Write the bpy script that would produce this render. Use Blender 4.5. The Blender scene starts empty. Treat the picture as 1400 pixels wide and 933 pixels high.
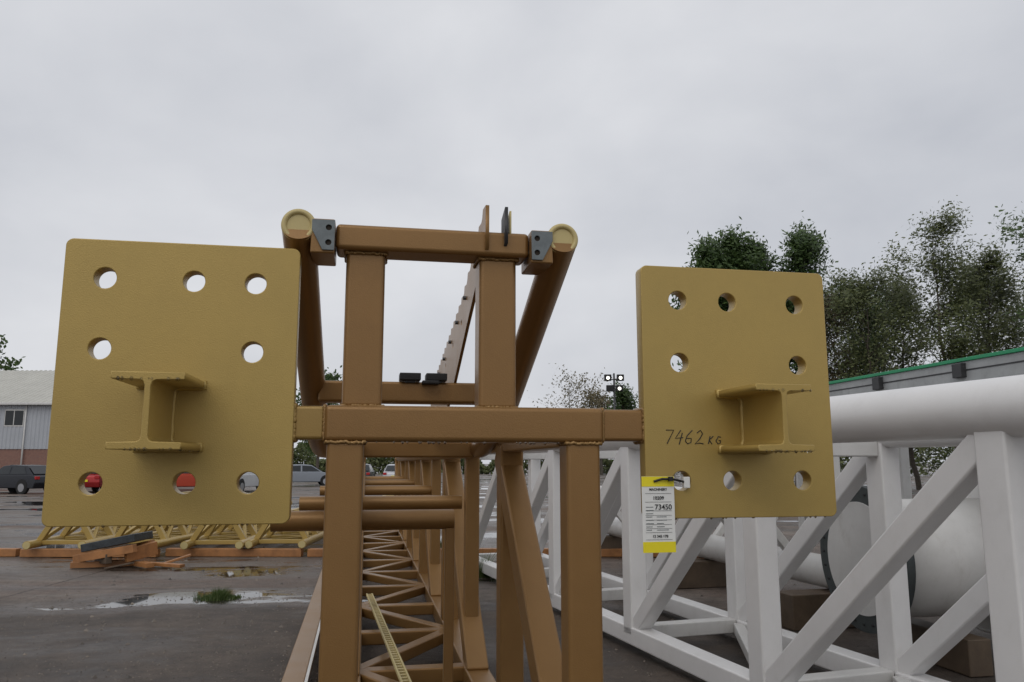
import bpy, bmesh, math, random
from mathutils import Vector, Matrix, Euler
random.seed(7)
R=math.radians
scene=bpy.context.scene
col=scene.collection

# ------------------------------------------------------------ materials
def nt(name):
    m=bpy.data.materials.new(name); m.use_nodes=True
    n=m.node_tree; b=n.nodes['Principled BSDF']
    return m,n,b
def paint(name,c,rough=.4,metal=0.,var=.12,scale=6.,bump=.02,bscale=250.,dirt=0.,dirtcol=(.05,.04,.03)):
    m,n,b=nt(name)
    tc=n.nodes.new('ShaderNodeTexCoord')
    no=n.nodes.new('ShaderNodeTexNoise'); no.inputs['Scale'].default_value=scale; no.inputs['Detail'].default_value=7; no.inputs['Roughness'].default_value=.65
    n.links.new(tc.outputs['Object'],no.inputs['Vector'])
    r=n.nodes.new('ShaderNodeValToRGB')
    r.color_ramp.elements[0].position=.3; r.color_ramp.elements[1].position=.72
    r.color_ramp.elements[0].color=(*[x*(1-var) for x in c],1)
    r.color_ramp.elements[1].color=(*[min(1,x*(1+var)) for x in c],1)
    n.links.new(no.outputs['Fac'],r.inputs['Fac'])
    out=r.outputs['Color']
    if dirt>0:
        n2=n.nodes.new('ShaderNodeTexNoise'); n2.inputs['Scale'].default_value=scale*2.3; n2.inputs['Detail'].default_value=9; n2.inputs['Roughness'].default_value=.75
        mp=n.nodes.new('ShaderNodeMapping'); mp.inputs['Scale'].default_value=(1,1,.6)
        n.links.new(tc.outputs['Object'],mp.inputs['Vector']); n.links.new(mp.outputs['Vector'],n2.inputs['Vector'])
        r2=n.nodes.new('ShaderNodeValToRGB'); r2.color_ramp.elements[0].position=.52; r2.color_ramp.elements[1].position=.8
        r2.color_ramp.elements[0].color=(0,0,0,1); r2.color_ramp.elements[1].color=(dirt,dirt,dirt,1)
        n.links.new(n2.outputs['Fac'],r2.inputs['Fac'])
        mx=n.nodes.new('ShaderNodeMixRGB'); mx.inputs['Color2'].default_value=(*dirtcol,1)
        n.links.new(r2.outputs['Color'],mx.inputs['Fac']); n.links.new(out,mx.inputs['Color1']); out=mx.outputs['Color']
    n.links.new(out,b.inputs['Base Color'])
    b.inputs['Metallic'].default_value=metal
    mr=n.nodes.new('ShaderNodeMapRange'); mr.inputs['To Min'].default_value=max(.02,rough-.1); mr.inputs['To Max'].default_value=rough+.12
    n.links.new(no.outputs['Fac'],mr.inputs['Value']); n.links.new(mr.outputs['Result'],b.inputs['Roughness'])
    if bump>0:
        n3=n.nodes.new('ShaderNodeTexNoise'); n3.inputs['Scale'].default_value=bscale; n3.inputs['Detail'].default_value=3
        n.links.new(tc.outputs['Object'],n3.inputs['Vector'])
        bp=n.nodes.new('ShaderNodeBump'); bp.inputs['Strength'].default_value=.35; bp.inputs['Distance'].default_value=bump*.05
        n.links.new(n3.outputs['Fac'],bp.inputs['Height']); n.links.new(bp.outputs['Normal'],b.inputs['Normal'])
    return m
PLATE=paint('gold_plate_paint',(.43,.30,.088),.36,.3,.06,4,.04,260,.14,(.25,.16,.05))
ARM=paint('gold_arm_paint',(.33,.21,.062),.36,.3,.07,4,.03,300,.12,(.16,.1,.04))
BRONZE=paint('bronze_paint',(.262,.142,.047),.33,.35,.06,3,.04,240,.16,(.12,.065,.03))
WELD=paint('weld_paint',(.29,.17,.06),.36,.35,.2,60,.1,120)
CAP=paint('primer_cap',(.54,.44,.20),.5,.1,.06,8)
GREY=paint('grey_primer',(.16,.18,.185),.5,.3,.2,20)
DGREY=paint('flange_grey',(.06,.07,.07),.5,.3,.2,20)
WHITE=paint('white_paint',(.74,.73,.72),.33,0,.04,3,.02,200,.2,(.42,.40,.36))
WHITE2=paint('white_paint_aged',(.63,.62,.60),.4,0,.08,3,.02,200,.4,(.3,.27,.22))
BLACK=paint('black_plastic',(.012,.012,.013),.45,0,.2,10)
DARK=paint('dark_steel',(.06,.06,.062),.45,.6,.2,10)
HOLE=paint('hole_dark',(.03,.02,.012),.8,0,.2,10)
GREEN=paint('green_plastic',(.015,.26,.11),.4,0,.1,5)
ALU=paint('aluminium',(.36,.37,.37),.5,.2,.15,4,.05,90,.4,(.12,.12,.11))
TIMB=paint('orange_timber',(.36,.16,.055),.5,0,.3,5,.1,60,.6,(.08,.045,.025))
PTIMB=paint('packing_timber',(.10,.07,.045),.6,0,.3,5,.1,60,.5,(.04,.03,.02))
DTIMB=paint('wet_dark_timber',(.035,.042,.047),.3,0,.4,8,.2,40)
YEL=paint('yellow_label',(.85,.72,.02),.35,0,.04,8)
PAPER=paint('paper_label',(.78,.78,.75),.4,0,.03,8)
INK=paint('ink',(.012,.012,.012),.5,0,.1,8,0)
BARK=paint('bark',(.09,.075,.06),.85,0,.3,6,.4,30)
GLASS=paint('dark_glass',(.015,.018,.02),.06,0,.1,3,0)
TYRE=paint('tyre',(.015,.015,.015),.8,0,.1,8)
HUB=paint('wheel_alloy',(.4,.4,.41),.3,.8,.1,8)
def leafmat(name,c1,c2):
    m,n,b=nt(name)
    g=n.nodes.new('ShaderNodeNewGeometry')
    r=n.nodes.new('ShaderNodeValToRGB'); r.color_ramp.elements[0].color=(*c1,1); r.color_ramp.elements[1].color=(*c2,1)
    n.links.new(g.outputs['Random Per Island'],r.inputs['Fac'])
    n.links.new(r.outputs['Color'],b.inputs['Base Color']); b.inputs['Roughness'].default_value=.5
    tr=n.nodes.new('ShaderNodeBsdfTranslucent'); n.links.new(r.outputs['Color'],tr.inputs['Color'])
    mx=n.nodes.new('ShaderNodeMixShader'); mx.inputs[0].default_value=.4
    n.links.new(b.outputs[0],mx.inputs[1]); n.links.new(tr.outputs[0],mx.inputs[2])
    n.links.new(mx.outputs[0],n.nodes['Material Output'].inputs['Surface'])
    return m
LEAF_A=leafmat('poplar_leaf',(.045,.085,.022),(.11,.17,.05))
LEAF_B=leafmat('birch_leaf',(.085,.11,.04),(.19,.21,.085))
LEAF_C=leafmat('autumn_leaf',(.11,.10,.05),(.22,.18,.10))
GRASS=leafmat('grass_blade',(.04,.08,.02),(.13,.17,.05))

# ------------------------------------------------------------ helpers
def empty(name,loc=(0,0,0),rz=0):
    e=bpy.data.objects.new(name,None); e.location=loc; e.rotation_euler=(0,0,rz); col.objects.link(e); return e
def obj(name,me,mat=None,par=None,smooth=False):
    o=bpy.data.objects.new(name,me); col.objects.link(o)
    if mat and len(me.materials)==0: me.materials.append(mat)
    if par: o.parent=par
    if smooth:
        me.polygons.foreach_set('use_smooth',[True]*len(me.polygons))
    return o
def frame(p0,p1,up=(0,0,1)):
    p0=Vector(p0);p1=Vector(p1); y=(p1-p0).normalized(); u=Vector(up)
    if abs(y.dot(u))>.98: u=Vector((0,1,0))
    x=y.cross(u).normalized(); z=x.cross(y)
    M=Matrix((x,y,z)).transposed().to_4x4(); M.translation=(p0+p1)/2
    return M,(p1-p0).length
def beam(name,p0,p1,w,h,mat,par=None,up=(0,0,1),bev=.012,seg=3):
    M,L=frame(p0,p1,up)
    bm=bmesh.new(); bmesh.ops.create_cube(bm,size=1)
    bmesh.ops.scale(bm,vec=(w,L,h),verts=bm.verts)
    if bev>0:
        bmesh.ops.bevel(bm,geom=bm.edges[:],offset=bev,segments=seg,affect='EDGES',profile=.5)
    bmesh.ops.transform(bm,matrix=M,verts=bm.verts)
    me=bpy.data.meshes.new(name); bm.to_mesh(me); bm.free()
    o=obj(name,me,mat,par,bev>0)
    if bev>0: o.modifiers.new('wn','WEIGHTED_NORMAL')
    return o
def box(name,lo,hi,mat,par=None,bev=.004):
    lo=Vector(lo);hi=Vector(hi); c=(lo+hi)/2
    return beam(name,(c.x,lo.y,c.z),(c.x,hi.y,c.z),hi.x-lo.x,hi.z-lo.z,mat,par,(0,0,1),bev,2)
def tube(name,pts,r,mat,par=None,res=10,fill=True,cyc=False):
    cu=bpy.data.curves.new(name,'CURVE'); cu.dimensions='3D'; cu.bevel_depth=r; cu.bevel_resolution=res; cu.use_fill_caps=fill
    s=cu.splines.new('POLY'); s.points.add(len(pts)-1)
    for i,p in enumerate(pts): s.points[i].co=(*p,1)
    s.use_cyclic_u=cyc; s.use_smooth=True
    cu.materials.append(mat)
    o=bpy.data.objects.new(name,cu); col.objects.link(o)
    if par:o.parent=par
    return o
def rrect(w,h,rad,n=6):
    pts=[]
    for cx,cy,a0 in ((w/2-rad,h/2-rad,0),(-w/2+rad,h/2-rad,90),(-w/2+rad,-h/2+rad,180),(w/2-rad,-h/2+rad,270)):
        for i in range(n+1):
            a=R(a0+90*i/n); pts.append((cx+rad*math.cos(a),cy+rad*math.sin(a)))
    return pts
def sheet2d(name,outer,holes,thick,mat,par,M,bev=.004):
    cu=bpy.data.curves.new(name,'CURVE'); cu.dimensions='2D'; cu.fill_mode='BOTH'; cu.extrude=thick/2-bev; cu.bevel_depth=bev; cu.bevel_resolution=2
    def sp(pts):
        s=cu.splines.new('POLY'); s.points.add(len(pts)-1)
        for i,p in enumerate(pts): s.points[i].co=(p[0],p[1],0,1)
        s.use_cyclic_u=True
    sp(outer)
    for (x,y,r) in holes:
        sp([(x+r*math.cos(-2*math.pi*i/40),y+r*math.sin(-2*math.pi*i/40)) for i in range(40)])
    cu.materials.append(mat)
    o=bpy.data.objects.new(name,cu); col.objects.link(o); o.parent=par; o.matrix_local=M
    return o
def cyl(name,p0,p1,r,mat,par=None,seg=48,r2=None,bev=0):
    M,L=frame(p0,p1)
    bm=bmesh.new(); bmesh.ops.create_cone(bm,cap_ends=True,segments=seg,radius1=r,radius2=r if r2 is None else r2,depth=L)
    bmesh.ops.rotate(bm,verts=bm.verts,matrix=Matrix.Rotation(R(-90),3,'X'))
    bmesh.ops.transform(bm,matrix=M,verts=bm.verts)
    me=bpy.data.meshes.new(name)
    for f in bm.faces: f.smooth=len(f.verts)==4
    bm.to_mesh(me); bm.free()
    return obj(name,me,mat,par)
def weldloop(name,c,w,d,mat,par,ax='z',r=.006):
    pts=[]
    n=60; P=2*(w+d)
    for i in range(n*2):
        t=i/(n*2)*P
        if t<w: x,y=-w/2+t,-d/2
        elif t<w+d: x,y=w/2,-d/2+t-w
        elif t<2*w+d: x,y=w/2-(t-w-d),d/2
        else: x,y=-w/2,d/2-(t-2*w-d)
        j=random.uniform(-.002,.002)
        pts.append((c[0]+x+ j,c[1]+y-j,c[2]+random.uniform(-.003,.003)) if ax=='z' else (c[0]+j,c[1]+x,c[2]+y+j))
    return tube(name,pts,r,mat,par,3,False,True)
WM,wn_,wb_=nt('water_drop'); wb_.inputs['Transmission Weight'].default_value=1; wb_.inputs['Roughness'].default_value=.02; wb_.inputs['IOR'].default_value=1.33
def drops(name,lines,n,par):
    bm=bmesh.new()
    for _ in range(n):
        a,b=random.choice(lines); p=Vector(a).lerp(Vector(b),random.random()); r=random.uniform(.0025,.0055)
        bmesh.ops.create_icosphere(bm,subdivisions=2,radius=r,matrix=Matrix.Translation(p)@Matrix.Diagonal((1,1,1.3,1)))
    for f in bm.faces: f.smooth=True
    me=bpy.data.meshes.new(name); bm.to_mesh(me); bm.free(); return obj(name,me,WM,par)

# ------------------------------------------------------------ GOLD SECTION
YAW=R(10.5)
G=empty('gold_coaster_track_section',(-.178,2.8,0),YAW)
PM=lambda x,y,z: Matrix.Translation((x,y,z))@Matrix.Rotation(R(90),4,'X')
def flange(tag,cs,sgn):
    zc=1.869
    hs=[(-sgn*.249,2.208),(sgn*.032,2.208),(sgn*.233,2.208),(-sgn*.249,1.97),(sgn*.233,1.97),(-sgn*.243,1.533),(sgn*.04,1.533),(sgn*.24,1.533)]
    holes=[(x,z-zc,.0385) for x,z in hs]
    sheet2d('end_plate_'+tag,rrect(.75,.935,.022),holes,.06,PLATE,G,PM(cs,0,zc),.003)
    ic=cs-sgn*.015; zb=1.64; zt=1.862; L=-.33
    H=.1
    tw=.0065
    prof=[(-H,0),(H,0),(H,.016),(tw+.016,.018),(tw+.005,.023),(tw,.036),(tw,.186),(tw+.005,.199),(tw+.016,.204),(H,.206),(H,.222),(-H,.222),(-H,.206),(-tw-.016,.204),(-tw-.005,.199),(-tw,.186),(-tw,.036),(-tw-.005,.023),(-tw-.016,.018),(-H,.016)]
    cu=sheet2d('i_beam_stub_'+tag,[(p[0],p[1]) for p in prof],[],.3,PLATE,G,PM(ic,-.03-.15,zb),.0025)
    wp=[(ic+p[0]*1.01,-.034+random.uniform(-.001,.001),zb+p[1]) for p in prof]
    dense=[]
    for i in range(len(wp)):
        a=Vector(wp[i]);b=Vector(wp[(i+1)%len(wp)])
        k=max(1,int((b-a).length/.012))
        for j in range(k):
            p=a.lerp(b,j/k); dense.append((p.x+random.uniform(-.0015,.0015),p.y,p.z+random.uniform(-.0015,.0015)))
    tube('stub_weld_'+tag,dense,.010,PLATE,G,3,False,True)
    drops('water_drops_'+tag,[((ic-.1,-.329,zb-.002),(ic+.1,-.329,zb-.002)),((ic+.099,-.32,zb-.002),(ic+.099,-.04,zb-.002)),((ic-.1,-.329,zt-.018),(ic+.1,-.329,zt-.018)),((cs-.35,-.026,1.4),(cs+.35,-.026,1.4))],46,G)
flange('a',-.955,1)
flange('b',1.048,-1)
drops('water_drops_beam',[((-.46,-.022,1.669),(.5,-.022,1.669))],40,G)
beam('cross_beam',(-.475,.03,1.733),(.515,.03,1.733),.13,.125,BRONZE,G,bev=.018,seg=4)
beam('arm_a',(-.6,.035,1.735),(-.475,.035,1.735),.10,.115,ARM,G,bev=.012)
beam('arm_b',(.515,.035,1.735),(.69,.035,1.735),.10,.115,BRONZE,G,bev=.012)
weldloop('weld_arm_a',(-.476,.035,1.735),.10,.116,WELD,G,'x')
weldloop('weld_arm_b',(.516,.035,1.735),.10,.116,WELD,G,'x')
weldloop('weld_plate_a',(-.578,.035,1.735),.10,.116,ARM,G,'x',.009)
weldloop('weld_plate_b',(.674,.035,1.735),.10,.116,WELD,G,'x',.009)
for i,s in enumerate((-.403,.438)):
    beam('lower_post_%d'%i,(s,.03,.1),(s,.03,1.675),.125,.125,BRONZE,G,(0,1,0),.016,4)
    weldloop('lower_weld_%d'%i,(s,.03,1.668),.13,.13,WELD,G)
for i,s in enumerate((-.352,.135)):
    beam('upper_post_%d'%i,(s,.10,1.79),(s,.10,2.36),.14,.13,BRONZE,G,(0,1,0),.018,4)
    weldloop('upper_weld_%d'%i,(s,.10,2.352),.146,.136,WELD,G)
    weldloop('upper_weld_low_%d'%i,(s,.10,1.797),.146,.125,WELD,G)
beam('top_beam',(-.46,.07,2.402),(.245,.07,2.402),.15,.092,BRONZE,G,bev=.016,seg=4)
def railpts(s):
    pts=[(s,-.02,2.425)]
    for i in range(1,41):
        r=i*.06
        if r<1.05: z=2.425-.455*(r+.02)
        else:
            q=min(1,(r-1.05)/1.1); z0=2.425-.455*1.07
            z=z0-.455*1.1*(q-q*q*.5) 
        pts.append((s,r,z))
    zz=pts[-1][2]
    pts.append((s,14,zz))
    return pts
for i,s in enumerate((-.588,.368)):
    tube('rail_%d'%i,railpts(s),.059,BRONZE,G,14)
    tube('rail_ring_%d'%i,[(s+.05*math.cos(a*math.pi/24),-.027,2.425+.05*math.sin(a*math.pi/24)) for a in range(48)],.010,CAP,G,6,False,True)
    cyl('rail_cap_%d'%i,(s,-.019,2.425),(s,-.027,2.425),.046,CAP,G)
for i,(s0,s1) in enumerate(((-.545,-.462),(.247,.33))):
    x0,x1=min(s0,s1),max(s0,s1)
    beam('saddle_%d'%i,((x0+x1)/2,-.035,2.39),((x0+x1)/2,.16,2.39),x1-x0,.125,BRONZE,G,bev=.006)
    sg=1 if i==0 else -1
    fx=(-.485 if i==0 else .27)
    gp=[(-.055,.055),(.022,.055),(.022,-.052),(-.018,-.052),(-.055,.02)]
    if i==1: gp=[(-x,y) for x,y in gp][::-1]
    sheet2d('saddle_face_%d'%i,gp,[(.002*sg,.028,.0115),(.002*sg,-.026,.0115)],.008,GREY,G,PM(fx,-.041,2.39),.001)
    for k,zz in enumerate((.028,-.026)):
        cyl('bolt_socket_%d_%d'%(i,k),(fx+.002*sg,-.0355,2.39+zz),(fx+.002*sg,-.0375,2.39+zz),.012,HOLE,G,20)
beam('rear_tie',(-.56,1.02,1.93),(.34,1.02,1.93),.12,.10,BRONZE,G,bev=.014)
beam('rear_tie_2',(-.56,2.2,1.68),(.34,2.2,1.68),.12,.10,BRONZE,G,bev=.014)
for k,s in enumerate((-.13,-.005)):
    box('sensor_%d'%k,(s-.055,.93,1.985),(s+.045,1.03,2.02),BLACK,G)
    box('sensor_foot_%d'%k,(s-.03,.95,1.975),(s+.02,1.02,1.99),DARK,G,.001)
box('sensor_step',(-.08,.90,1.965),(.0,.96,1.982),BLACK,G)
def rtop(r): return 2.535-.32*r if r<.6 else 2.343-.16*(r-.6)
top=[]; n=22
for i in range(n):
    r0=-.02+i*.11
    top+= [(r0,rtop(r0)),(r0+.07,rtop(r0)+.006),(r0+.085,rtop(r0)-.022)]
bot=[(2.35,1.70),(1.6,1.80),(1.0,1.98),(.5,2.19),(.12,2.34),(-.02,2.38)]
poly=top+bot
SX=.085
M=Matrix(((0,0,1,SX),(1,0,0,0),(0,1,0,0),(0,0,0,1)))
sheet2d('toothed_rack',poly,[(.7+.35*i,rtop(.7+.35*i)-.10,.014) for i in range(5)],.014,BRONZE,G,M,.001)
sheet2d('rack_backing',[(-.03,2.535),(.05,2.51),(.05,2.38),(-.03,2.40)],[],.012,DARK,G,Matrix(((0,0,1,.155),(1,0,0,0),(0,1,0,0),(0,0,0,1))),.001)
sheet2d('rack_backing_b',[(-.0,2.53),(.08,2.50),(.08,2.38),(-.0,2.40)],[],.008,CAP,G,Matrix(((0,0,1,.175),(1,0,0,0),(0,1,0,0),(0,0,0,1))),.001)
for i in range(6):
    r=.55+.3*i; z=rtop(r)-.05
    cyl('rack_bolt_%d'%i,(SX-.02,r,z),(SX+.01,r,z),.009,DARK,G,8)
for j in range(6):
    r=1.45+2.95*j
    ww=.125 if j==0 else .15
    for i,s in enumerate((-.403,.438)):
        beam('truss_post_%d_%d'%(i,j),(s,r,.1),(s,r,1.70),ww,.14,BRONZE,G,(0,1,0),.015)
        beam('truss_diag_%d_%d'%(i,j),(s,r-1.45 if j==0 else r-1.75,.2),(s,r+.12,1.66),ww-.004,.15,BRONZE,G,(0,0,1),.015)
        if j: beam('truss_mid_%d_%d'%(i,j),(s,r-1.4,.2),(s,r-1.4,1.7),.10,.12,BRONZE,G,(0,1,0),.012)
for i,s in enumerate((-.403,.438)):
    beam('bottom_chord_%d'%i,(s,-.02,.18),(s,17,.18),.16,.13,BRONZE,G,bev=.014)
    beam('top_chord_%d'%i,(s,.1,1.69),(s,17,1.69),.11,.07,BRONZE,G,bev=.012)
for k in range(13):
    r=1.6+k*1.2
    beam('floor_tie_%d'%k,(-.36,r,.19),(.39,r,.19),.12,.10,BRONZE,G,bev=.012)
    a,b=(-.36,.39) if k%2 else (.39,-.36)
    beam('floor_brace_%d'%k,(a,r,.2),(b,r+1.2,.2),.095,.085,BRONZE,G,bev=.01)
for k,r in enumerate((1.5,3.3,6.0,9.0,12.)):
    tube('cross_tube_%d'%k,[(-.8,r,1.30),(.14 if k==0 else .40,r,1.30)],.052,BRONZE,G)
beam('tube_support',(.12,1.5,.2),(.12,1.5,1.32),.05,.05,BRONZE,G,(0,1,0),.006)
beam('side_runner',(-.74,1.5,.16),(-.80,12,.16),.15,.13,BRONZE,G,bev=.012)
beam('side_runner_sheen',(-.655,1.5,.235),(-.715,12,.235),.02,.012,WHITE2,G,bev=.002)  # white-coloured strip imitates the wet sheen along the runner's edge
p0=Vector((-.257,5.2,.34)); p1=Vector((-.06,1.95,.34))
beam('slotted_strip_a',p0+Vector((-.025,0,0)),p1+Vector((-.025,0,0)),.012,.02,CAP,G,bev=.001)
beam('slotted_strip_b',p0+Vector((.025,0,0)),p1+Vector((.025,0,0)),.012,.02,CAP,G,bev=.001)
for i in range(50):
    p=p0.lerp(p1,i/49.)
    box('slot_%d'%i,(p.x-.022,p.y-.014,p.z-.006),(p.x+.022,p.y+.014,p.z+.002),CAP,G,0)
strokes={'7':[[(0,1),(.6,1),(.2,0)]],'4':[[(.35,1),(0,.4),(.6,.45)],[(.5,.8),(.35,-.05)]],
'6':[[(.45,1),(.1,.6),(0,.2),(.2,0),(.45,.1),(.45,.4),(.1,.4)]],'2':[[(.05,.8),(.3,1),(.5,.75),(.3,.35),(0,0),(.35,.06),(.65,0)]],
'K':[[(.1,.8),(0,0)],[(.45,.8),(.05,.4),(.4,-.02)]],'G':[[(.5,.7),(.2,.75),(0,.3),(.25,0),(.5,.1),(.5,.35),(.3,.35)]]}
x=.745
for ch in '7462 KG':
    if ch==' ': x+=.012; continue
    sc=.036 if ch in 'KG' else .050
    for st in strokes[ch]:
        tube('mark_'+ch,[(x+a*sc+b*sc*.15,-.031,1.668+b*sc) for a,b in st],.0019,INK,G,1)
    x+=sc*.80
# ------------------------------------------------------------ TAG
T=empty('shipping_label_tag',G.location,YAW)
tz0,tz1=1.282,1.55; ts0,ts1=.645,.768; ty=-.052
def tb(n,a,b,c,d,mat,dy): 
    return box(n,(a,ty-dy-.0006,c),(b,ty-dy,d),mat,T,0)
tb('label_sheet',ts0,ts1,tz0,tz1,PAPER,0)
tb('yellow_top',ts0,ts1,tz1-.036,tz1-.0005,YEL,.001)
tb('yellow_bottom',ts0,ts1,tz0+.0005,tz0+.038,YEL,.001)
def ttext(s,size,xx,zz,name):
    c=bpy.data.curves.new(name,'FONT'); c.body=s; c.size=size; c.align_x='CENTER'; c.materials.append(INK); c.extrude=.0002
    c.offset=.0003
    o=bpy.data.objects.new(name,c); col.objects.link(o); o.parent=T; o.location=(xx,ty-.0025,zz); o.rotation_euler=(R(90),0,0)
mid=(ts0+ts1)/2
ttext('73450',.026,mid+.018,1.433,'serial_number'); ttext('10209',.017,mid,1.468,'batch_number'); ttext('MACHINERY',.012,mid,1.5,'heading')
ttext('12 345 678',.013,mid+.004,1.335,'barcode_number')
for i,zz in enumerate((1.489,1.459,1.428,1.412,1.396,1.38,1.366,1.352,1.327)):
    tb('rule_%d'%i,ts0+.012,ts1-.012,zz,zz+.0009,INK,.0012)
for i in range(8):
    a=ts0+.014
    tb('caption_%d'%i,a,a+random.uniform(.02,.03),1.36+i*.0115,1.3622+i*.0115,GREY,.0012)
    if i<5: tb('entry_%d'%i,a+.04,a+.04+random.uniform(.02,.045),1.36+i*.0115,1.3622+i*.0115,GREY,.0012)
tube('zip_tie',[(.69,-.056,1.532),(.72,-.062,1.541),(.76,-.064,1.540),(.79,-.058,1.534),(.81,-.045,1.53),(.822,-.02,1.527),(.83,.0,1.53)],.0042,BLACK,T,4)
box('zip_head',(.742,-.073,1.533),(.758,-.060,1.549),BLACK,T,.001)
box('tie_eyelet',(.808,-.05,1.508),(.832,-.034,1.548),PAPER,T,.002)

# ------------------------------------------------------------ WHITE TRUSS
W=empty('white_steel_truss',(2.2,3.55,0),math.atan(.324))
WW=1.04
P=1.84
ys=[-P]+[P*i for i in range(0,6)]
yend=ys[-1]
tube('top_pipe_near',[(0,-2.2,1.845),(0,yend+.1,1.845)],.135,WHITE,W,20)
tube('top_pipe_rear',[(WW,-2.2,1.80),(WW,yend+.1,1.80)],.10,WHITE,W,16)
for i,xx in enumerate((0,WW)):
    beam('bottom_chord_%d'%i,(xx,-2.2,.14),(xx,yend+.1,.14),.16,.15,WHITE,W,bev=.014)
for j,y in enumerate(ys):
    for i,xx in enumerate((0,WW)):
        beam('post_%d_%d'%(i,j),(xx,y,.14),(xx,y,1.76),.16,.16,WHITE,W,(0,1,0),.014)
        if j<len(ys)-1:
            beam('diag_%d_%d'%(i,j),(xx,y+.06,1.70),(xx,y+P-.06,.2),.13,.13,WHITE,W,(0,0,1),.014)
    beam('tie_low_%d'%j,(.08,y,.16),(WW-.08,y,.16),.13,.12,WHITE2,W,bev=.012)
    beam('tie_top_%d'%j,(.08,y,1.70),(WW-.08,y,1.70),.12,.12,WHITE2,W,bev=.012)
    if j<len(ys)-1: beam('floor_brace_%d'%j,(.08,y+.1,.15),(WW-.08,y+P-.1,.15),.09,.09,WHITE2,W,bev=.01)
W2=empty('white_coaster_track_section',(3.05,5.6,0),math.atan(.25))
for k,(xx,zz) in enumerate(((.3,1.15),(1.3,1.15),(.8,.5))):
    tube('rail_%d'%k,[(xx,1.9,zz),(xx,9,zz)],.07 if k<2 else .16,WHITE2,W2,12)
for j in range(8):
    y=2.1+j*.95
    beam('tie_a_%d'%j,(.3,y,1.15),(.8,y,.55),.09,.09,WHITE2,W2,bev=.01)
    beam('tie_b_%d'%j,(1.3,y,1.15),(.8,y,.55),.09,.09,WHITE2,W2,bev=.01)
    beam('tie_c_%d'%j,(.3,y,1.1),(1.3,y,1.1),.09,.09,WHITE2,W2,bev=.01)
for j,y in enumerate((2.4,5,8.5)):
    beam('packer_%d'%j,(.2,y,.17),(1.4,y,.17),.3,.33,PTIMB,W2,bev=.01)
C=empty('flanged_steel_column',(2.86,6.6,.83),R(10))
cyl('shaft',(0.03,0,0),(1.1,0,0),.47,WHITE2,C,64)
cyl('shaft_wide',(1.1,0,0),(4.5,0,0),.62,WHITE2,C,64)
tube('shaft_seam',[(1.1,.61*math.cos(a*math.pi/32),.61*math.sin(a*math.pi/32)) for a in range(64)],.015,WHITE2,C,4,False,True)
cyl('flange_disc',(-.02,0,0),(.05,0,0),.58,DGREY,C,64)
cyl('end_disc',(-.03,0,0),(.0,0,0),.45,WHITE2,C,64)
for i in range(28):
    a=2*math.pi*i/28
    cyl('bolt_%d'%i,(-.03,.522*math.cos(a),.522*math.sin(a)),(-.01,.522*math.cos(a),.522*math.sin(a)),.011,BLACK,C,8)
for k,xx in enumerate((.6,3.4)):
    beam('cradle_%d'%k,(xx,-.5,-.69),(xx,.5,-.69),.2,.26 if k else .27,PTIMB,C,bev=.01)
GR=empty('green_edged_walkway',(0,0,0))
a=Vector((4.3,4.0,0)); b=Vector((3.05,11.3,0))
dz=Vector((0,0,1))
beam('green_edge',a+dz*2.46,b+dz*2.46,.10,.03,GREEN,GR,bev=.004)
beam('side_panel',a+dz*2.36,b+dz*2.36,.06,.17,ALU,GR,bev=.004)
beam('panel_groove',a+dz*2.37+Vector((-.032,0,0)),b+dz*2.37+Vector((-.032,0,0)),.006,.012,DARK,GR,bev=0)
beam('lower_lip',a+dz*2.265,b+dz*2.265,.09,.018,ALU,GR,bev=.002)
off=Vector((.95,.16,0))
beam('deck',a+off*.5+dz*2.425,b+off*.5+dz*2.425,.9,.04,ALU,GR,bev=.003)
beam('far_panel',a+off+dz*2.36,b+off+dz*2.36,.06,.17,ALU,GR,bev=.004)
beam('under_pipe',a+off*.4+dz*2.2,b+off*.4+dz*2.2,.3,.2,WHITE2,GR,bev=.02)
for i in range(7):
    p=a.lerp(b,.06+i*.15)
    beam('clamp_%d'%i,p+Vector((-.045,-.06,2.37)),p+Vector((-.055,.06,2.37)),.05,.12,DARK,GR,bev=.004)
    if i%2==0:
        beam('leg_a_%d'%i,p+Vector((.1,0,0)),p+Vector((.1,0,2.25)),.1,.1,WHITE2,GR,(0,1,0),.01)
        beam('leg_b_%d'%i,p+off+Vector((0,0,0)),p+off+Vector((0,0,2.25)),.1,.1,WHITE2,GR,(0,1,0),.01)

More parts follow.
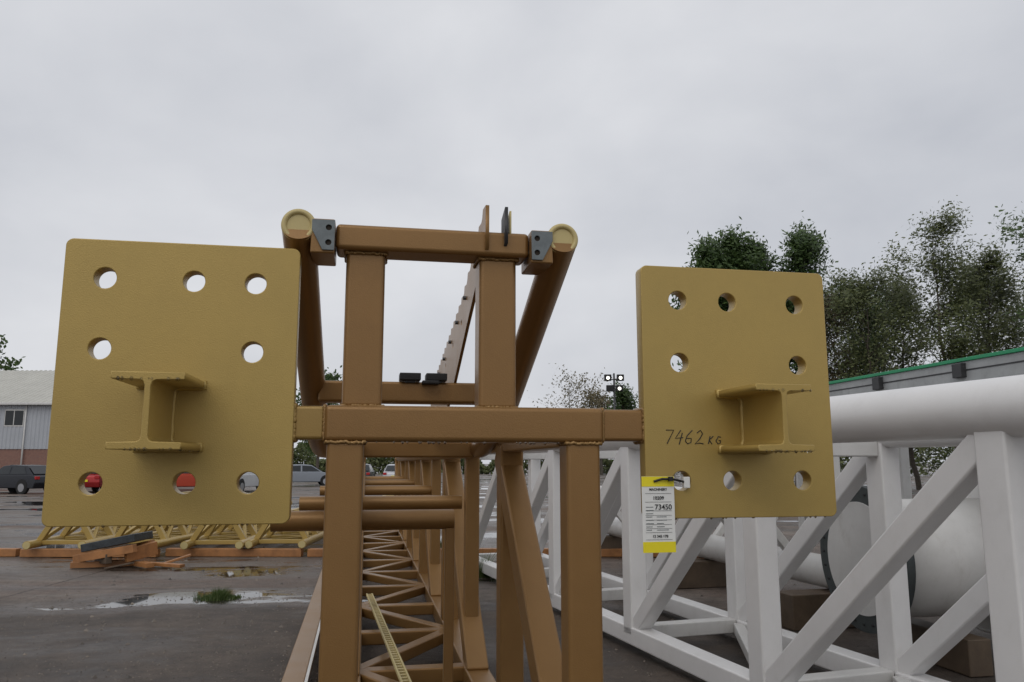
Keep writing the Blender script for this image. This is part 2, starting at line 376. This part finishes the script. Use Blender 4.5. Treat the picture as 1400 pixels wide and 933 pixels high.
# ------------------------------------------------------------ GROUND
def groundmat(name):
    m,n,b=nt(name); L=n.links
    tc=n.nodes.new('ShaderNodeTexCoord')
    def noise(s,d=8,ro=.6,dist=0,sc=(1,1,1)):
        mp=n.nodes.new('ShaderNodeMapping'); mp.inputs['Scale'].default_value=sc; L.new(tc.outputs['Object'],mp.inputs['Vector'])
        k=n.nodes.new('ShaderNodeTexNoise'); k.inputs['Scale'].default_value=s; k.inputs['Detail'].default_value=d; k.inputs['Roughness'].default_value=ro; k.inputs['Distortion'].default_value=dist
        L.new(mp.outputs['Vector'],k.inputs['Vector']); return k.outputs['Fac']
    def mr(x,a,b_,c,d,smooth=False):
        k=n.nodes.new('ShaderNodeMapRange'); k.inputs['From Min'].default_value=a; k.inputs['From Max'].default_value=b_; k.inputs['To Min'].default_value=c; k.inputs['To Max'].default_value=d
        if smooth:k.interpolation_type='SMOOTHSTEP'
        L.new(x,k.inputs['Value']); return k.outputs['Result']
    def mix(f,a,b_,bt='MIX'):
        k=n.nodes.new('ShaderNodeMixRGB'); k.blend_type=bt
        for s,v in (('Fac',f),('Color1',a),('Color2',b_)):
            if isinstance(v,(int,float)): k.inputs[s].default_value=v
            elif isinstance(v,tuple): k.inputs[s].default_value=(*v,1)
            else: L.new(v,k.inputs[s])
        return k.outputs['Color']
    def math_(op,a,b_):
        k=n.nodes.new('ShaderNodeMath'); k.operation=op
        for i,v in enumerate((a,b_)):
            if isinstance(v,(int,float)): k.inputs[i].default_value=v
            else: L.new(v,k.inputs[i])
        return k.outputs[0]
    sep=n.nodes.new('ShaderNodeSeparateXYZ'); L.new(tc.outputs['Object'],sep.inputs[0])
    edge=math_('ADD',sep.outputs['Y'],mr(noise(.6,8,.7),0,1,-2.2,2.2))
    apron=mr(edge,8.6,9.8,0,1,True)
    dirt=mix(mr(noise(.9,9,.7),.35,.68,0,1),(.05,.039,.031),(.115,.088,.067))
    conc=mix(mr(noise(.5,9,.7),.35,.66,0,1),(.115,.094,.078),(.23,.195,.165))
    conc=mix(mr(noise(.35,8,.72,.8,(.6,1.6,1)),.47,.66,0,.85),conc,(.12,.072,.05))
    base=mix(apron,dirt,conc)
    grit=noise(48,6,.85); base=mix(1.0,base,mr(grit,.3,.7,.45,1.6),'MULTIPLY')
    med=noise(7,8,.75); base=mix(1.0,base,mr(med,.3,.7,.65,1.35),'MULTIPLY')
    br=n.nodes.new('ShaderNodeTexBrick'); br.inputs['Scale'].default_value=1; br.inputs['Brick Width'].default_value=6.1; br.inputs['Row Height'].default_value=5.2; br.inputs['Mortar Size'].default_value=.018; br.offset=0
    br.inputs['Color1'].default_value=(1,1,1,1); br.inputs['Color2'].default_value=(.9,.9,.9,1); br.inputs['Mortar'].default_value=(.25,.22,.18,1)
    wob=n.nodes.new('ShaderNodeVectorMath'); wob.operation='ADD'; L.new(tc.outputs['Object'],wob.inputs[0])
    cmb=n.nodes.new('ShaderNodeCombineXYZ'); L.new(mr(noise(3,4,.6),0,1,-.06,.06),cmb.inputs[0]); L.new(mr(noise(2.3,4,.6),0,1,-.06,.06),cmb.inputs[1]); L.new(cmb.outputs[0],wob.inputs[1]); L.new(wob.outputs[0],br.inputs['Vector'])
    base=mix(apron,base,mix(1.0,base,br.outputs['Color'],'MULTIPLY'))
    wet=noise(.42,8,.62,.4,(.45,1,1))
    thr=math_('ADD',wet,mr(apron,0,1,-.06,.012))
    damp=mr(thr,.42,.56,0,1,True); pud=mr(thr,.555,.585,0,1,True)
    base=mix(damp,base,mix(1.0,base,(.55,.52,.50),'MULTIPLY')); base=mix(pud,base,(.03,.026,.022))
    L.new(base,b.inputs['Base Color'])
    ro=mr(damp,0,1,.72,.33); rr=math_('MULTIPLY',ro,mr(pud,0,1,1,.12)); rr=math_('ADD',rr,mr(grit,.3,.7,-.05,.05)); L.new(rr,b.inputs['Roughness'])
    bp=n.nodes.new('ShaderNodeBump'); bp.inputs['Distance'].default_value=.012
    L.new(mr(pud,0,1,.9,0),bp.inputs['Strength']); L.new(math_('ADD',grit,math_('MULTIPLY',med,1.6)),bp.inputs['Height']); L.new(bp.outputs['Normal'],b.inputs['Normal'])
    return m
me=bpy.data.meshes.new('ground'); me.from_pydata([(-600,-80,0),(600,-80,0),(600,900,0),(-600,900,0)],[],[(0,1,2,3)]); obj('ground',me,groundmat('wet_dirty_yard'))
rnd=random.Random(11); v=[];f=[]
for i in range(9000):
    y=5+11*rnd.random()**1.4; x=rnd.uniform(-.75*y,-.12*y) if rnd.random()<.75 else rnd.uniform(-.1*y,.5*y)
    s=rnd.uniform(.003,.010)*(1+2*(rnd.random()<.03)); k=len(v); a0=rnd.uniform(0,6)
    for q in range(4):
        a1=a0+q*1.57+rnd.uniform(-.3,.3); v.append((x+s*math.cos(a1)*1.3,y+s*math.sin(a1),-.001))
    v.append((x+rnd.uniform(-.3,.3)*s,y,s*rnd.uniform(.6,1.1)))
    f+=[(k,k+1,k+4),(k+1,k+2,k+4),(k+2,k+3,k+4),(k+3,k,k+4)]
me=bpy.data.meshes.new('gravel'); me.from_pydata(v,[],f); 
gm_,n_,b_=nt('gravel_stone'); g_=n_.nodes.new('ShaderNodeNewGeometry'); r_=n_.nodes.new('ShaderNodeValToRGB'); r_.color_ramp.elements[0].color=(.05,.042,.035,1); r_.color_ramp.elements[1].color=(.20,.165,.13,1)
n_.links.new(g_.outputs['Random Per Island'],r_.inputs['Fac']); n_.links.new(r_.outputs['Color'],b_.inputs['Base Color']); b_.inputs['Roughness'].default_value=.5
obj('gravel',me,gm_)

# ------------------------------------------------------------ timber line, gold track parts
tl=empty('timber_baulks')
for i in range(7):
    x=-13.3+i*2.45
    beam('baulk_%d'%i,(x,13.9+random.uniform(-.06,.06),.07),(x+2.35,13.85+random.uniform(-.06,.06),.07),.16,.13,TIMB,tl,bev=.008)
def trackseg(x,y,rz,L=5.5,gw=.9):
    e=empty('stacked_coaster_track',(x,y,.14),rz)
    for k,xx in enumerate((-gw/2,gw/2)):
        tube('rail_%d'%k,[(xx,-.4,.08),(xx,L,.08)],.07,PLATE,e,8)
        cyl('cap_%d'%k,(xx,-.41,.08),(xx,-.40,.08),.06,CAP,e,24)
    for k,xx in enumerate((-.22,.22)):
        beam('chord_%d'%k,(xx,-.1,.5),(xx,L-.2,.5),.09,.09,PLATE,e,bev=.01)
    m=int(L/.8)
    for k in range(m):
        y0=k*.8
        for sx in (-1,1):
            beam('leg_%d'%k,(sx*gw/2,y0,.1),(sx*.22,y0,.48),.09,.09,PLATE,e,(0,1,0),.006)
            beam('lace_%d'%k,(sx*gw/2,y0,.1),(sx*.22,y0+.8,.48),.06,.06,PLATE,e,(0,0,1),.006)
        beam('tie_%d'%k,(-.22,y0,.5),(.22,y0,.5),.08,.08,PLATE,e,bev=.006)
        beam('lowtie_%d'%k,(-gw/2,y0,.09),(gw/2,y0,.09),.07,.07,PLATE,e,bev=.006)
        beam('x_%d'%k,(-gw/2,y0,.09),(gw/2,y0+.8,.09),.06,.06,PLATE,e,bev=.006)
for x,y,rz in ((-7.75,14.0,R(4)),(-6.5,14.1,R(-3)),(-5.1,14.0,R(5)),(-4.05,14.15,R(2)),(-9.6,20.5,R(6)),(-3.3,21,R(3))):
    trackseg(x,y,rz)
pl=empty('timber_dunnage_pile',(-5.95,12.5,0),R(-8))
beam('dark_slab',(-.62,0,.30),(.22,.05,.47),.55,.12,DTIMB,pl,bev=.012)
beam('bearer_0',(-.7,-.25,.14),(.3,-.28,.32),.1,.12,TIMB,pl,bev=.006)
beam('bearer_1',(-.66,.22,.14),(.28,.22,.34),.1,.12,TIMB,pl,bev=.006)
beam('slat_0',(-.72,-.3,.06),(.05,.1,.06),.14,.09,TIMB,pl,bev=.006)
beam('slat_1',(-.2,.25,.06),(.55,-.25,.07),.13,.07,TIMB,pl,bev=.006)
beam('slat_2',(.3,.1,.05),(.98,-.1,.05),.1,.05,TIMB,pl,bev=.006)
beam('slat_3',(.1,-.2,.2),(.35,.2,.28),.09,.2,TIMB,pl,bev=.006)
beam('slat_4',(-.5,.0,.12),(-.1,-.3,.16),.09,.14,PTIMB,pl,bev=.006)
beam('slat_5',(.5,.15,.04),(.85,.35,.16),.12,.03,TIMB,pl,bev=.004)
beam('slat_6',(-.1,-.35,.03),(.35,-.4,.12),.1,.025,PTIMB,pl,bev=.004)
def tuft(name,x,y,rad,n,h):
    v=[];f=[]
    for i in range(n):
        a=random.uniform(0,6.28); q=rad*math.sqrt(random.random())*random.uniform(.5,1.1)
        cx=x+q*math.cos(a)*1.3; cy=y+q*math.sin(a); hh=h*random.uniform(.3,1.1)*(1.15-q/rad*.7)*(1+.5*math.sin(cx*23)); b=random.uniform(0,6.28)
        dx=.005*math.cos(b);dy=.005*math.sin(b); lx=random.uniform(-.8,.8)*hh;ly=random.uniform(-.8,.8)*hh
        k=len(v); v+=[(cx-dx,cy-dy,0),(cx+dx,cy+dy,0),(cx+lx,cy+ly,hh)]; f.append((k,k+1,k+2))
    me=bpy.data.meshes.new(name); me.from_pydata(v,[],f); obj(name,me,GRASS)
tuft('grass',-3.5,9.7,.21,1500,.10)
tuft('grass.001',-1.2,15.5,.35,1200,.16)
tuft('grass.002',-.45,11.5,.2,900,.3)

# ------------------------------------------------------------ building
def brickmat():
    m,n,b=nt('red_brick'); tc=n.nodes.new('ShaderNodeTexCoord'); mp=n.nodes.new('ShaderNodeMapping'); mp.inputs['Rotation'].default_value=(R(90),0,0)
    br=n.nodes.new('ShaderNodeTexBrick'); br.inputs['Scale'].default_value=4.4; br.inputs['Color1'].default_value=(.26,.12,.085,1); br.inputs['Color2'].default_value=(.19,.085,.065,1); br.inputs['Mortar'].default_value=(.26,.23,.2,1)
    n.links.new(tc.outputs['Object'],mp.inputs['Vector']); n.links.new(mp.outputs['Vector'],br.inputs['Vector']); n.links.new(br.outputs['Color'],b.inputs['Base Color']); b.inputs['Roughness'].default_value=.85; return m
BRICK=brickmat()
CLAD=paint('grey_cladding',(.42,.44,.47),.5,0,.05,1,0,10,.15,(.3,.3,.3))
ROOF=paint('roof_sheet',(.50,.49,.44),.6,0,.1,.6,0,10,.4,(.3,.28,.22))
def corr(name,p,u,vv,n,amp,mat,par):
    v=[];f=[];p=Vector(p);u=Vector(u);vv=Vector(vv);nm=u.cross(vv).normalized()
    for i in range(n*4+1):
        o=(0,amp,amp,0)[i%4]
        q=p+u*(i/(n*4))+nm*o; v+=[q,q+vv]
    for i in range(n*4): k=2*i; f.append((k,k+2,k+3,k+1))
    me=bpy.data.meshes.new(name); me.from_pydata([tuple(a) for a in v],[],f); return obj(name,me,mat,par)
B=empty('industrial_warehouse')
bx0,bx1,by,by2=-75,-26,60,78
box('brick_base',(bx0,by,0),(bx1,by2,2.6),BRICK,B,0)
box('upper_core',(bx0+.05,by+.05,2.6),(bx1-.05,by2-.05,6.0),CLAD,B,0)
corr('cladding',(bx0,by-.03,2.6),(bx1-bx0,0,0),(0,0,3.45),160,.05,CLAD,B)
corr('roof_front',(bx0-.3,by-.4,6.02),(bx1-bx0+.6,0,0),(0,9.4,3.6),120,.06,ROOF,B)
corr('roof_back',(bx0-.3,by2+.4,6.02),(bx1-bx0+.6,0,0),(0,-9.4,3.6),120,.06,ROOF,B)
me=bpy.data.meshes.new('gable'); me.from_pydata([(bx1-.04,by,6),(bx1-.04,by2,6),(bx1-.04,by+9,9.55)],[],[(0,1,2)]); obj('gable',me,CLAD,B)
box('gutter',(bx0-.3,by-.55,5.92),(bx1+.3,by-.35,6.1),WHITE2,B,.02)
for i in range(9):
    xw=bx1-7.9-i*4.0
    box('window_frame_%d'%i,(xw-.75,by-.09,4.3),(xw+.75,by-.04,5.6),WHITE2,B,.01)
    box('window_glass_%d'%i,(xw-.68,by-.11,4.4),(xw+.68,by-.095,5.5),GLASS,B,0)
    box('mullion_%d'%i,(xw-.03,by-.13,4.4),(xw+.03,by-.112,5.5),WHITE2,B,0)
for k in range(6):
    cyl('downpipe_%d'%k,(bx1-3-k*8,by-.16,0),(bx1-3-k*8,by-.16,5.95),.06,WHITE2,B,8)
# ------------------------------------------------------------ cars
def prof(name,pts,hw0,hw1,z0,z1,mat,par,bev=.05):
    bm=bmesh.new()
    def hw(z): t=max(0,min(1,(z-z0)/(z1-z0))); return hw0+(hw1-hw0)*t
    A=[bm.verts.new((x,-hw(z),z)) for x,z in pts]; Bv=[bm.verts.new((x,hw(z),z)) for x,z in pts]
    bm.faces.new(A); bm.faces.new(Bv[::-1]); n=len(pts)
    for i in range(n): bm.faces.new((A[i],Bv[i],Bv[(i+1)%n],A[(i+1)%n]))
    bmesh.ops.recalc_face_normals(bm,faces=bm.faces)
    if bev: bmesh.ops.bevel(bm,geom=bm.edges[:],offset=bev,segments=2,affect='EDGES',profile=.5,clamp_overlap=True)
    me=bpy.data.meshes.new(name); bm.to_mesh(me); bm.free(); o=obj(name,me,mat,par,True)
    o.modifiers.new('wn','WEIGHTED_NORMAL'); return o
def car(x,y,rz,c,name='parked_car',van=False):
    m=paint('car_paint',c,.22,.3,.03,3,0)
    e=empty(name,(x,y,0),rz); h=1.48
    body=[(-2.1,.28),(2.12,.28),(2.18,.5),(2.12,.72),(1.85,.84),(1.05,.95),(-1.9,.98),(-2.12,.88),(-2.18,.55)]
    prof('body',body,.86,.84,.3,1,m,e)
    roof=[(1.12,.93),(.35,1.42),(-.2,1.48),(-1.3,1.44),(-1.95,.96)]
    if van: roof=[(1.35,.93),(.95,1.75),(.6,1.9),(-2.0,1.9),(-2.1,.96)]
    zt=roof[2][1]
    prof('cabin',roof,.83,.64,.93,zt,m,e,.04)
    for sd in (-1,1):
        def wpt(xx,z): t=(z-.93)/(zt-.93); return (xx,sd*(.83+(.64-.83)*t+.012),z)
        ws=[[(.92,1.0),(.33,1.36),(-.28,1.39),(-.28,1.0)],[(-.38,1.0),(-.38,1.39),(-1.2,1.36),(-1.5,1.02)]]
        if van: ws=[[(1.15,1.05),(.85,1.6),(.2,1.6),(.2,1.05)]]
        for k,w in enumerate(ws):
            me=bpy.data.meshes.new('side_window'); me.from_pydata([wpt(*q) for q in w],[],[tuple(range(len(w)))]); obj('side_window_%d'%k,me,GLASS,e)
        for k,xx in enumerate((1.33,-1.3)):
            cyl('wheel_%d'%k,(xx,sd*.68,.32),(xx,sd*.885,.32),.32,TYRE,e,28)
            cyl('hub_%d'%k,(xx,sd*.88,.32),(xx,sd*.895,.32),.21,HUB,e,20)
            cyl('arch_%d'%k,(xx,sd*.7,.36),(xx,sd*.868,.36),.39,TYRE,e,28)
    def quad(nm,a,b,c2,d,mt):
        me=bpy.data.meshes.new(nm); me.from_pydata([a,b,c2,d],[],[(0,1,2,3)]); obj(nm,me,mt,e)
    if van:
        quad('windscreen',(1.36,-.74,1.02),(1.36,.74,1.02),(1.02,.64,1.66),(1.02,-.64,1.66),GLASS)
    else:
        quad('windscreen',(1.05,-.74,1.0),(1.05,.74,1.0),(.46,.63,1.375),(.46,-.63,1.375),GLASS)
        quad('rear_window',(-1.94,-.72,1.02),(-1.94,.72,1.02),(-1.44,.62,1.385),(-1.44,-.62,1.385),GLASS)
    RL=bpy.data.materials.get('rear_lamp') or paint('rear_lamp',(.4,.01,.01),.2)
    for sd in (-1,1):
        box('rear_lamp',(-2.2,sd*.7-.12,.74),(-2.1,sd*.7+.12,.9),RL,e,.01)
        box('head_lamp',(2.05,sd*.68-.14,.62),(2.2,sd*.68+.14,.76),HUB,e,.01)
    box('number_plate',(-2.215,-.26,.58),(-2.19,.26,.69),YEL,e,.005)
    return e
car(-26.0,42,R(160),(.02,.022,.028))
car(-23.0,44.5,R(95),(.35,.02,.02))
car(-20.4,44,R(92),(.6,.6,.6))
car(-18.2,44.5,R(200),(.42,.05,.02))
car(-15.2,44,R(85),(.62,.63,.64),'parked_van',True)
car(-14.3,55,R(20),(.25,.27,.3))
car(-11.0,58,R(95),(.04,.045,.05))
car(-8.3,58,R(92),(.5,.5,.52))

# ------------------------------------------------------------ trees
def tree(name,loc,H,spread,upright,nl,ls,leaf,seed,trunk=.22,start=.2,tips=1.0,levels=3,clus=.5):
    rnd=random.Random(seed)
    v=[];f=[];ml=[]
    tipsl=[]
    def cone(a,b,ra,rb,n=4):
        M,L=frame(a,b); k=len(v)
        for zz,rr in ((-L/2,ra),(L/2,rb)):
            for i in range(n):
                an=2*math.pi*i/n; v.append(tuple(M@Vector((rr*math.cos(an),zz,rr*math.sin(an)))))
        for i in range(n):
            f.append((k+i,k+(i+1)%n,k+n+(i+1)%n,k+n+i)); ml.append(0)
    def grow(p,d,L,r,lev):
        segs=3; q=p.copy()
        for i in range(segs):
            d=(d+Vector((rnd.gauss(0,.12),rnd.gauss(0,.12),rnd.gauss(0,.06)+upright*.07))).normalized()
            q2=q+d*L/segs; r2=r*.7
            cone(q,q2,r,r2); 
            if lev>0:
                for _ in range(2):
                    if rnd.random()<.75:
                        a=rnd.uniform(0,6.28); side=Vector((math.cos(a),math.sin(a),rnd.uniform(-.1,.5)))
                        nd=(d*(.5+.5*upright)+side*(.9-.45*upright)).normalized()
                        grow(q2,nd,L*rnd.uniform(.4,.62),r2*.5,lev-1)
            if lev==0: tipsl.append((q2.copy(),lev))
            q=q2;r=r2
        tipsl.append((q,0))
    n=14; p=Vector((0,0,0)); lean=Vector((rnd.gauss(0,.02),rnd.gauss(0,.02),1)).normalized()
    for i in range(n):
        q=p+lean*H*.93/n+Vector((rnd.gauss(0,.06),rnd.gauss(0,.06),0))
        t=i/n; cone(p,q,trunk*(1-t)+.015,trunk*(1-(i+1)/n)+.015,8)
        if t>start:
            sh=math.sin(math.pi*min(1,(t-start)/(1-start)*.85+.12))**.7
            for _ in range(3 if tips>.9 else 2):
                a=rnd.uniform(0,6.28); out=Vector((math.cos(a),math.sin(a),.35+.9*upright+.5*t)).normalized()
                grow(q,out,spread*sh*rnd.uniform(.45,1.25),trunk*(1-t)*.3+.012,levels-1)
        p=q
    grow(p,Vector((0,0,1)),H*.09,.02,1)
    per=nl/len(tipsl)
    for (tp,lev) in tipsl:
        if rnd.random()>tips: continue
        k2=int(per*rnd.uniform(.2,1.8)+rnd.random())
        for _ in range(k2):
            c=tp+Vector((rnd.gauss(0,clus),rnd.gauss(0,clus),rnd.gauss(0,clus*.9)))
            s=ls*rnd.uniform(.6,1.3)
            a=Vector((rnd.gauss(0,1),rnd.gauss(0,1),rnd.gauss(0,1))).normalized(); b=a.orthogonal().normalized(); 
            k=len(v); v.extend([tuple(c-a*s),tuple(c+b*s*.55),tuple(c+a*s),tuple(c-b*s*.55)]); f.append((k,k+1,k+2,k+3)); ml.append(1)
    me=bpy.data.meshes.new(name); me.from_pydata(v,[],f); me.materials.append(BARK); me.materials.append(leaf)
    me.polygons.foreach_set('material_index',ml)
    o=obj(name,me); o.location=loc; return o
tree('poplar_tree',(11.6,45,0),13.8,2.1,.85,13000,.14,LEAF_A,1,.24,.15,clus=.3)
tree('poplar_tree.001',(13.2,46,0),14.6,2.0,.85,13000,.14,LEAF_A,2,.24,.15,clus=.3)
tree('poplar_tree.002',(14.7,45.5,0),14.3,2.0,.85,13000,.14,LEAF_A,3,.24,.15,clus=.3)
tree('poplar_tree.003',(16.2,45,0),14.7,2.0,.85,13000,.14,LEAF_A,23,.24,.15,clus=.3)
tree('birch_tree',(19.0,41,0),10.8,2.4,.6,13000,.10,LEAF_B,4,.12,.1,.85,clus=.32)
tree('birch_tree.001',(22.3,40,0),13.4,2.6,.7,16000,.10,LEAF_B,5,.13,.1,.85,clus=.32)
tree('birch_tree.002',(25.2,41,0),12.2,2.6,.6,15000,.10,LEAF_B,6,.13,.1,.85,clus=.32)
tree('birch_tree.003',(17.6,44,0),10.4,2.2,.6,12000,.10,LEAF_C,7,.12,.1,.85,clus=.32)
tree('ash_tree',(26.2,36,0),12.2,3.0,.4,12000,.12,LEAF_A,8,.18,.1,.8,clus=.32)
tree('birch_tree.004',(20.7,46,0),11.6,2.8,.5,16000,.11,LEAF_A,9,.15,.1,.9,clus=.4)
tree('birch_tree.005',(24.0,47,0),11.8,3.0,.5,16000,.11,LEAF_B,19,.15,.1,.9,clus=.4)
tree('birch_tree.006',(28.5,46,0),12.0,3.0,.5,16000,.11,LEAF_B,29,.15,.1,.9,clus=.4)
tree('oak_tree',(7.6,100,0),11.6,4.2,.2,1500,.16,LEAF_C,10,.2,.2,.7,clus=.5)
tree('oak_tree.001',(11.5,102,0),9.6,3.6,.2,3500,.2,LEAF_C,11,.2,.2,.8,clus=.5)
tree('oak_tree.002',(-53.6,80,0),14.0,2.4,.4,4500,.22,LEAF_A,12,.25,.2,.8,clus=.4)
tree('oak_tree.003',(-22.5,92,0),11.3,2.4,.3,6000,.22,LEAF_A,13,.2,.2,clus=.4)
tree('conifer_tree',(9.1,64,0),7.3,1.3,.6,5000,.13,LEAF_A,14,.15,.1,clus=.25)
rnd=random.Random(5); v=[];f=[]
for i in range(60000):
    x=rnd.uniform(-60,130); hh=3.4+1.2*math.sin(x*.31)+.9*math.sin(x*.83+1)+.6*math.sin(x*2.1)
    if x>14: hh+=1.5
    z=hh*rnd.random()**.7; y=112+rnd.gauss(0,1.3)-x*.25*(x>14)
    s=rnd.uniform(.15,.34); a=Vector((rnd.gauss(0,1),rnd.gauss(0,1),rnd.gauss(0,1))).normalized(); b=a.orthogonal().normalized(); c=Vector((x,y,z))
    k=len(v); v.extend([tuple(c-a*s),tuple(c+b*s*.6),tuple(c+a*s),tuple(c-b*s*.6)]); f.append((k,k+1,k+2,k+3))
me=bpy.data.meshes.new('hedge'); me.from_pydata(v,[],f); obj('hedge',me,LEAF_B)
FL=empty('floodlight_mast',(8.1,62,0))
cyl('pole',(0,0,0),(0,0,8.6),.12,DARK,FL,12,.07)
beam('crossbar',(-.6,0,8.1),(.6,0,8.1),.08,.08,DARK,FL,bev=.01)
beam('crossbar_2',(-.5,0,7.3),(.5,0,7.3),.08,.08,DARK,FL,bev=.01)
em,n_,b_=nt('lit_lamp'); b_.inputs['Emission Color'].default_value=(1,.97,.85,1); b_.inputs['Emission Strength'].default_value=2.5
for i,(xx,zz) in enumerate(((-.5,8.25),(.5,8.25),(-.35,7.4),(.4,7.4))):
    box('lamp_body_%d'%i,(xx-.28,-.16,zz-.25),(xx+.28,.16,zz+.25),BLACK,FL,.03)
    if i!=2: cyl('lamp_lens_%d'%i,(xx,-.17,zz-.03),(xx,-.19,zz-.03),.13,em,FL,16)

# ------------------------------------------------------------ world / sun
w=bpy.data.worlds.new('World'); scene.world=w; w.use_nodes=True; n=w.node_tree; L=n.links
bg=n.nodes['Background']
sky=n.nodes.new('ShaderNodeTexSky'); sky.sky_type='NISHITA'; sky.sun_disc=False; sky.sun_elevation=R(48); sky.sun_rotation=R(200); sky.air_density=1; sky.dust_density=5
sc=n.nodes.new('ShaderNodeMixRGB'); sc.blend_type='MULTIPLY'; sc.inputs['Fac'].default_value=1; sc.inputs['Color2'].default_value=(.08,.08,.08,1); L.new(sky.outputs['Color'],sc.inputs['Color1'])
tc=n.nodes.new('ShaderNodeTexCoord'); mp=n.nodes.new('ShaderNodeMapping'); mp.inputs['Scale'].default_value=(1,1,1.7); mp.inputs['Location'].default_value=(.3,.1,.4)
L.new(tc.outputs['Generated'],mp.inputs['Vector'])
no=n.nodes.new('ShaderNodeTexNoise'); no.inputs['Scale'].default_value=2.1; no.inputs['Detail'].default_value=6; no.inputs['Roughness'].default_value=.48; no.inputs['Distortion'].default_value=.15
L.new(mp.outputs['Vector'],no.inputs['Vector'])
cr=n.nodes.new('ShaderNodeValToRGB'); cr.color_ramp.elements[0].position=.3; cr.color_ramp.elements[1].position=.68
cr.color_ramp.elements[0].color=(.53,.55,.60,1); cr.color_ramp.elements[1].color=(.78,.79,.82,1)
L.new(no.outputs['Fac'],cr.inputs['Fac'])
mx=n.nodes.new('ShaderNodeMixRGB'); mx.inputs['Fac'].default_value=.06; L.new(cr.outputs['Color'],mx.inputs['Color1']); L.new(sc.outputs['Color'],mx.inputs['Color2'])
L.new(mx.outputs['Color'],bg.inputs['Color']); bg.inputs['Strength'].default_value=1.0
sl=bpy.data.lights.new('sun','SUN'); sl.energy=.65; sl.angle=R(45); sl.color=(1,.97,.92)
so=bpy.data.objects.new('sun',sl); col.objects.link(so); so.rotation_euler=Euler((R(44),0,R(-20)))
cd=bpy.data.cameras.new('camera'); cd.sensor_width=23.5; cd.lens=18; cd.clip_end=3000; cd.clip_start=.05
co=bpy.data.objects.new('camera',cd); col.objects.link(co); co.location=(0,0,1.6); co.rotation_euler=(R(90+8.8),0,0)
scene.camera=co
scene.view_settings.view_transform='Standard'; scene.view_settings.look='None'; scene.view_settings.exposure=0
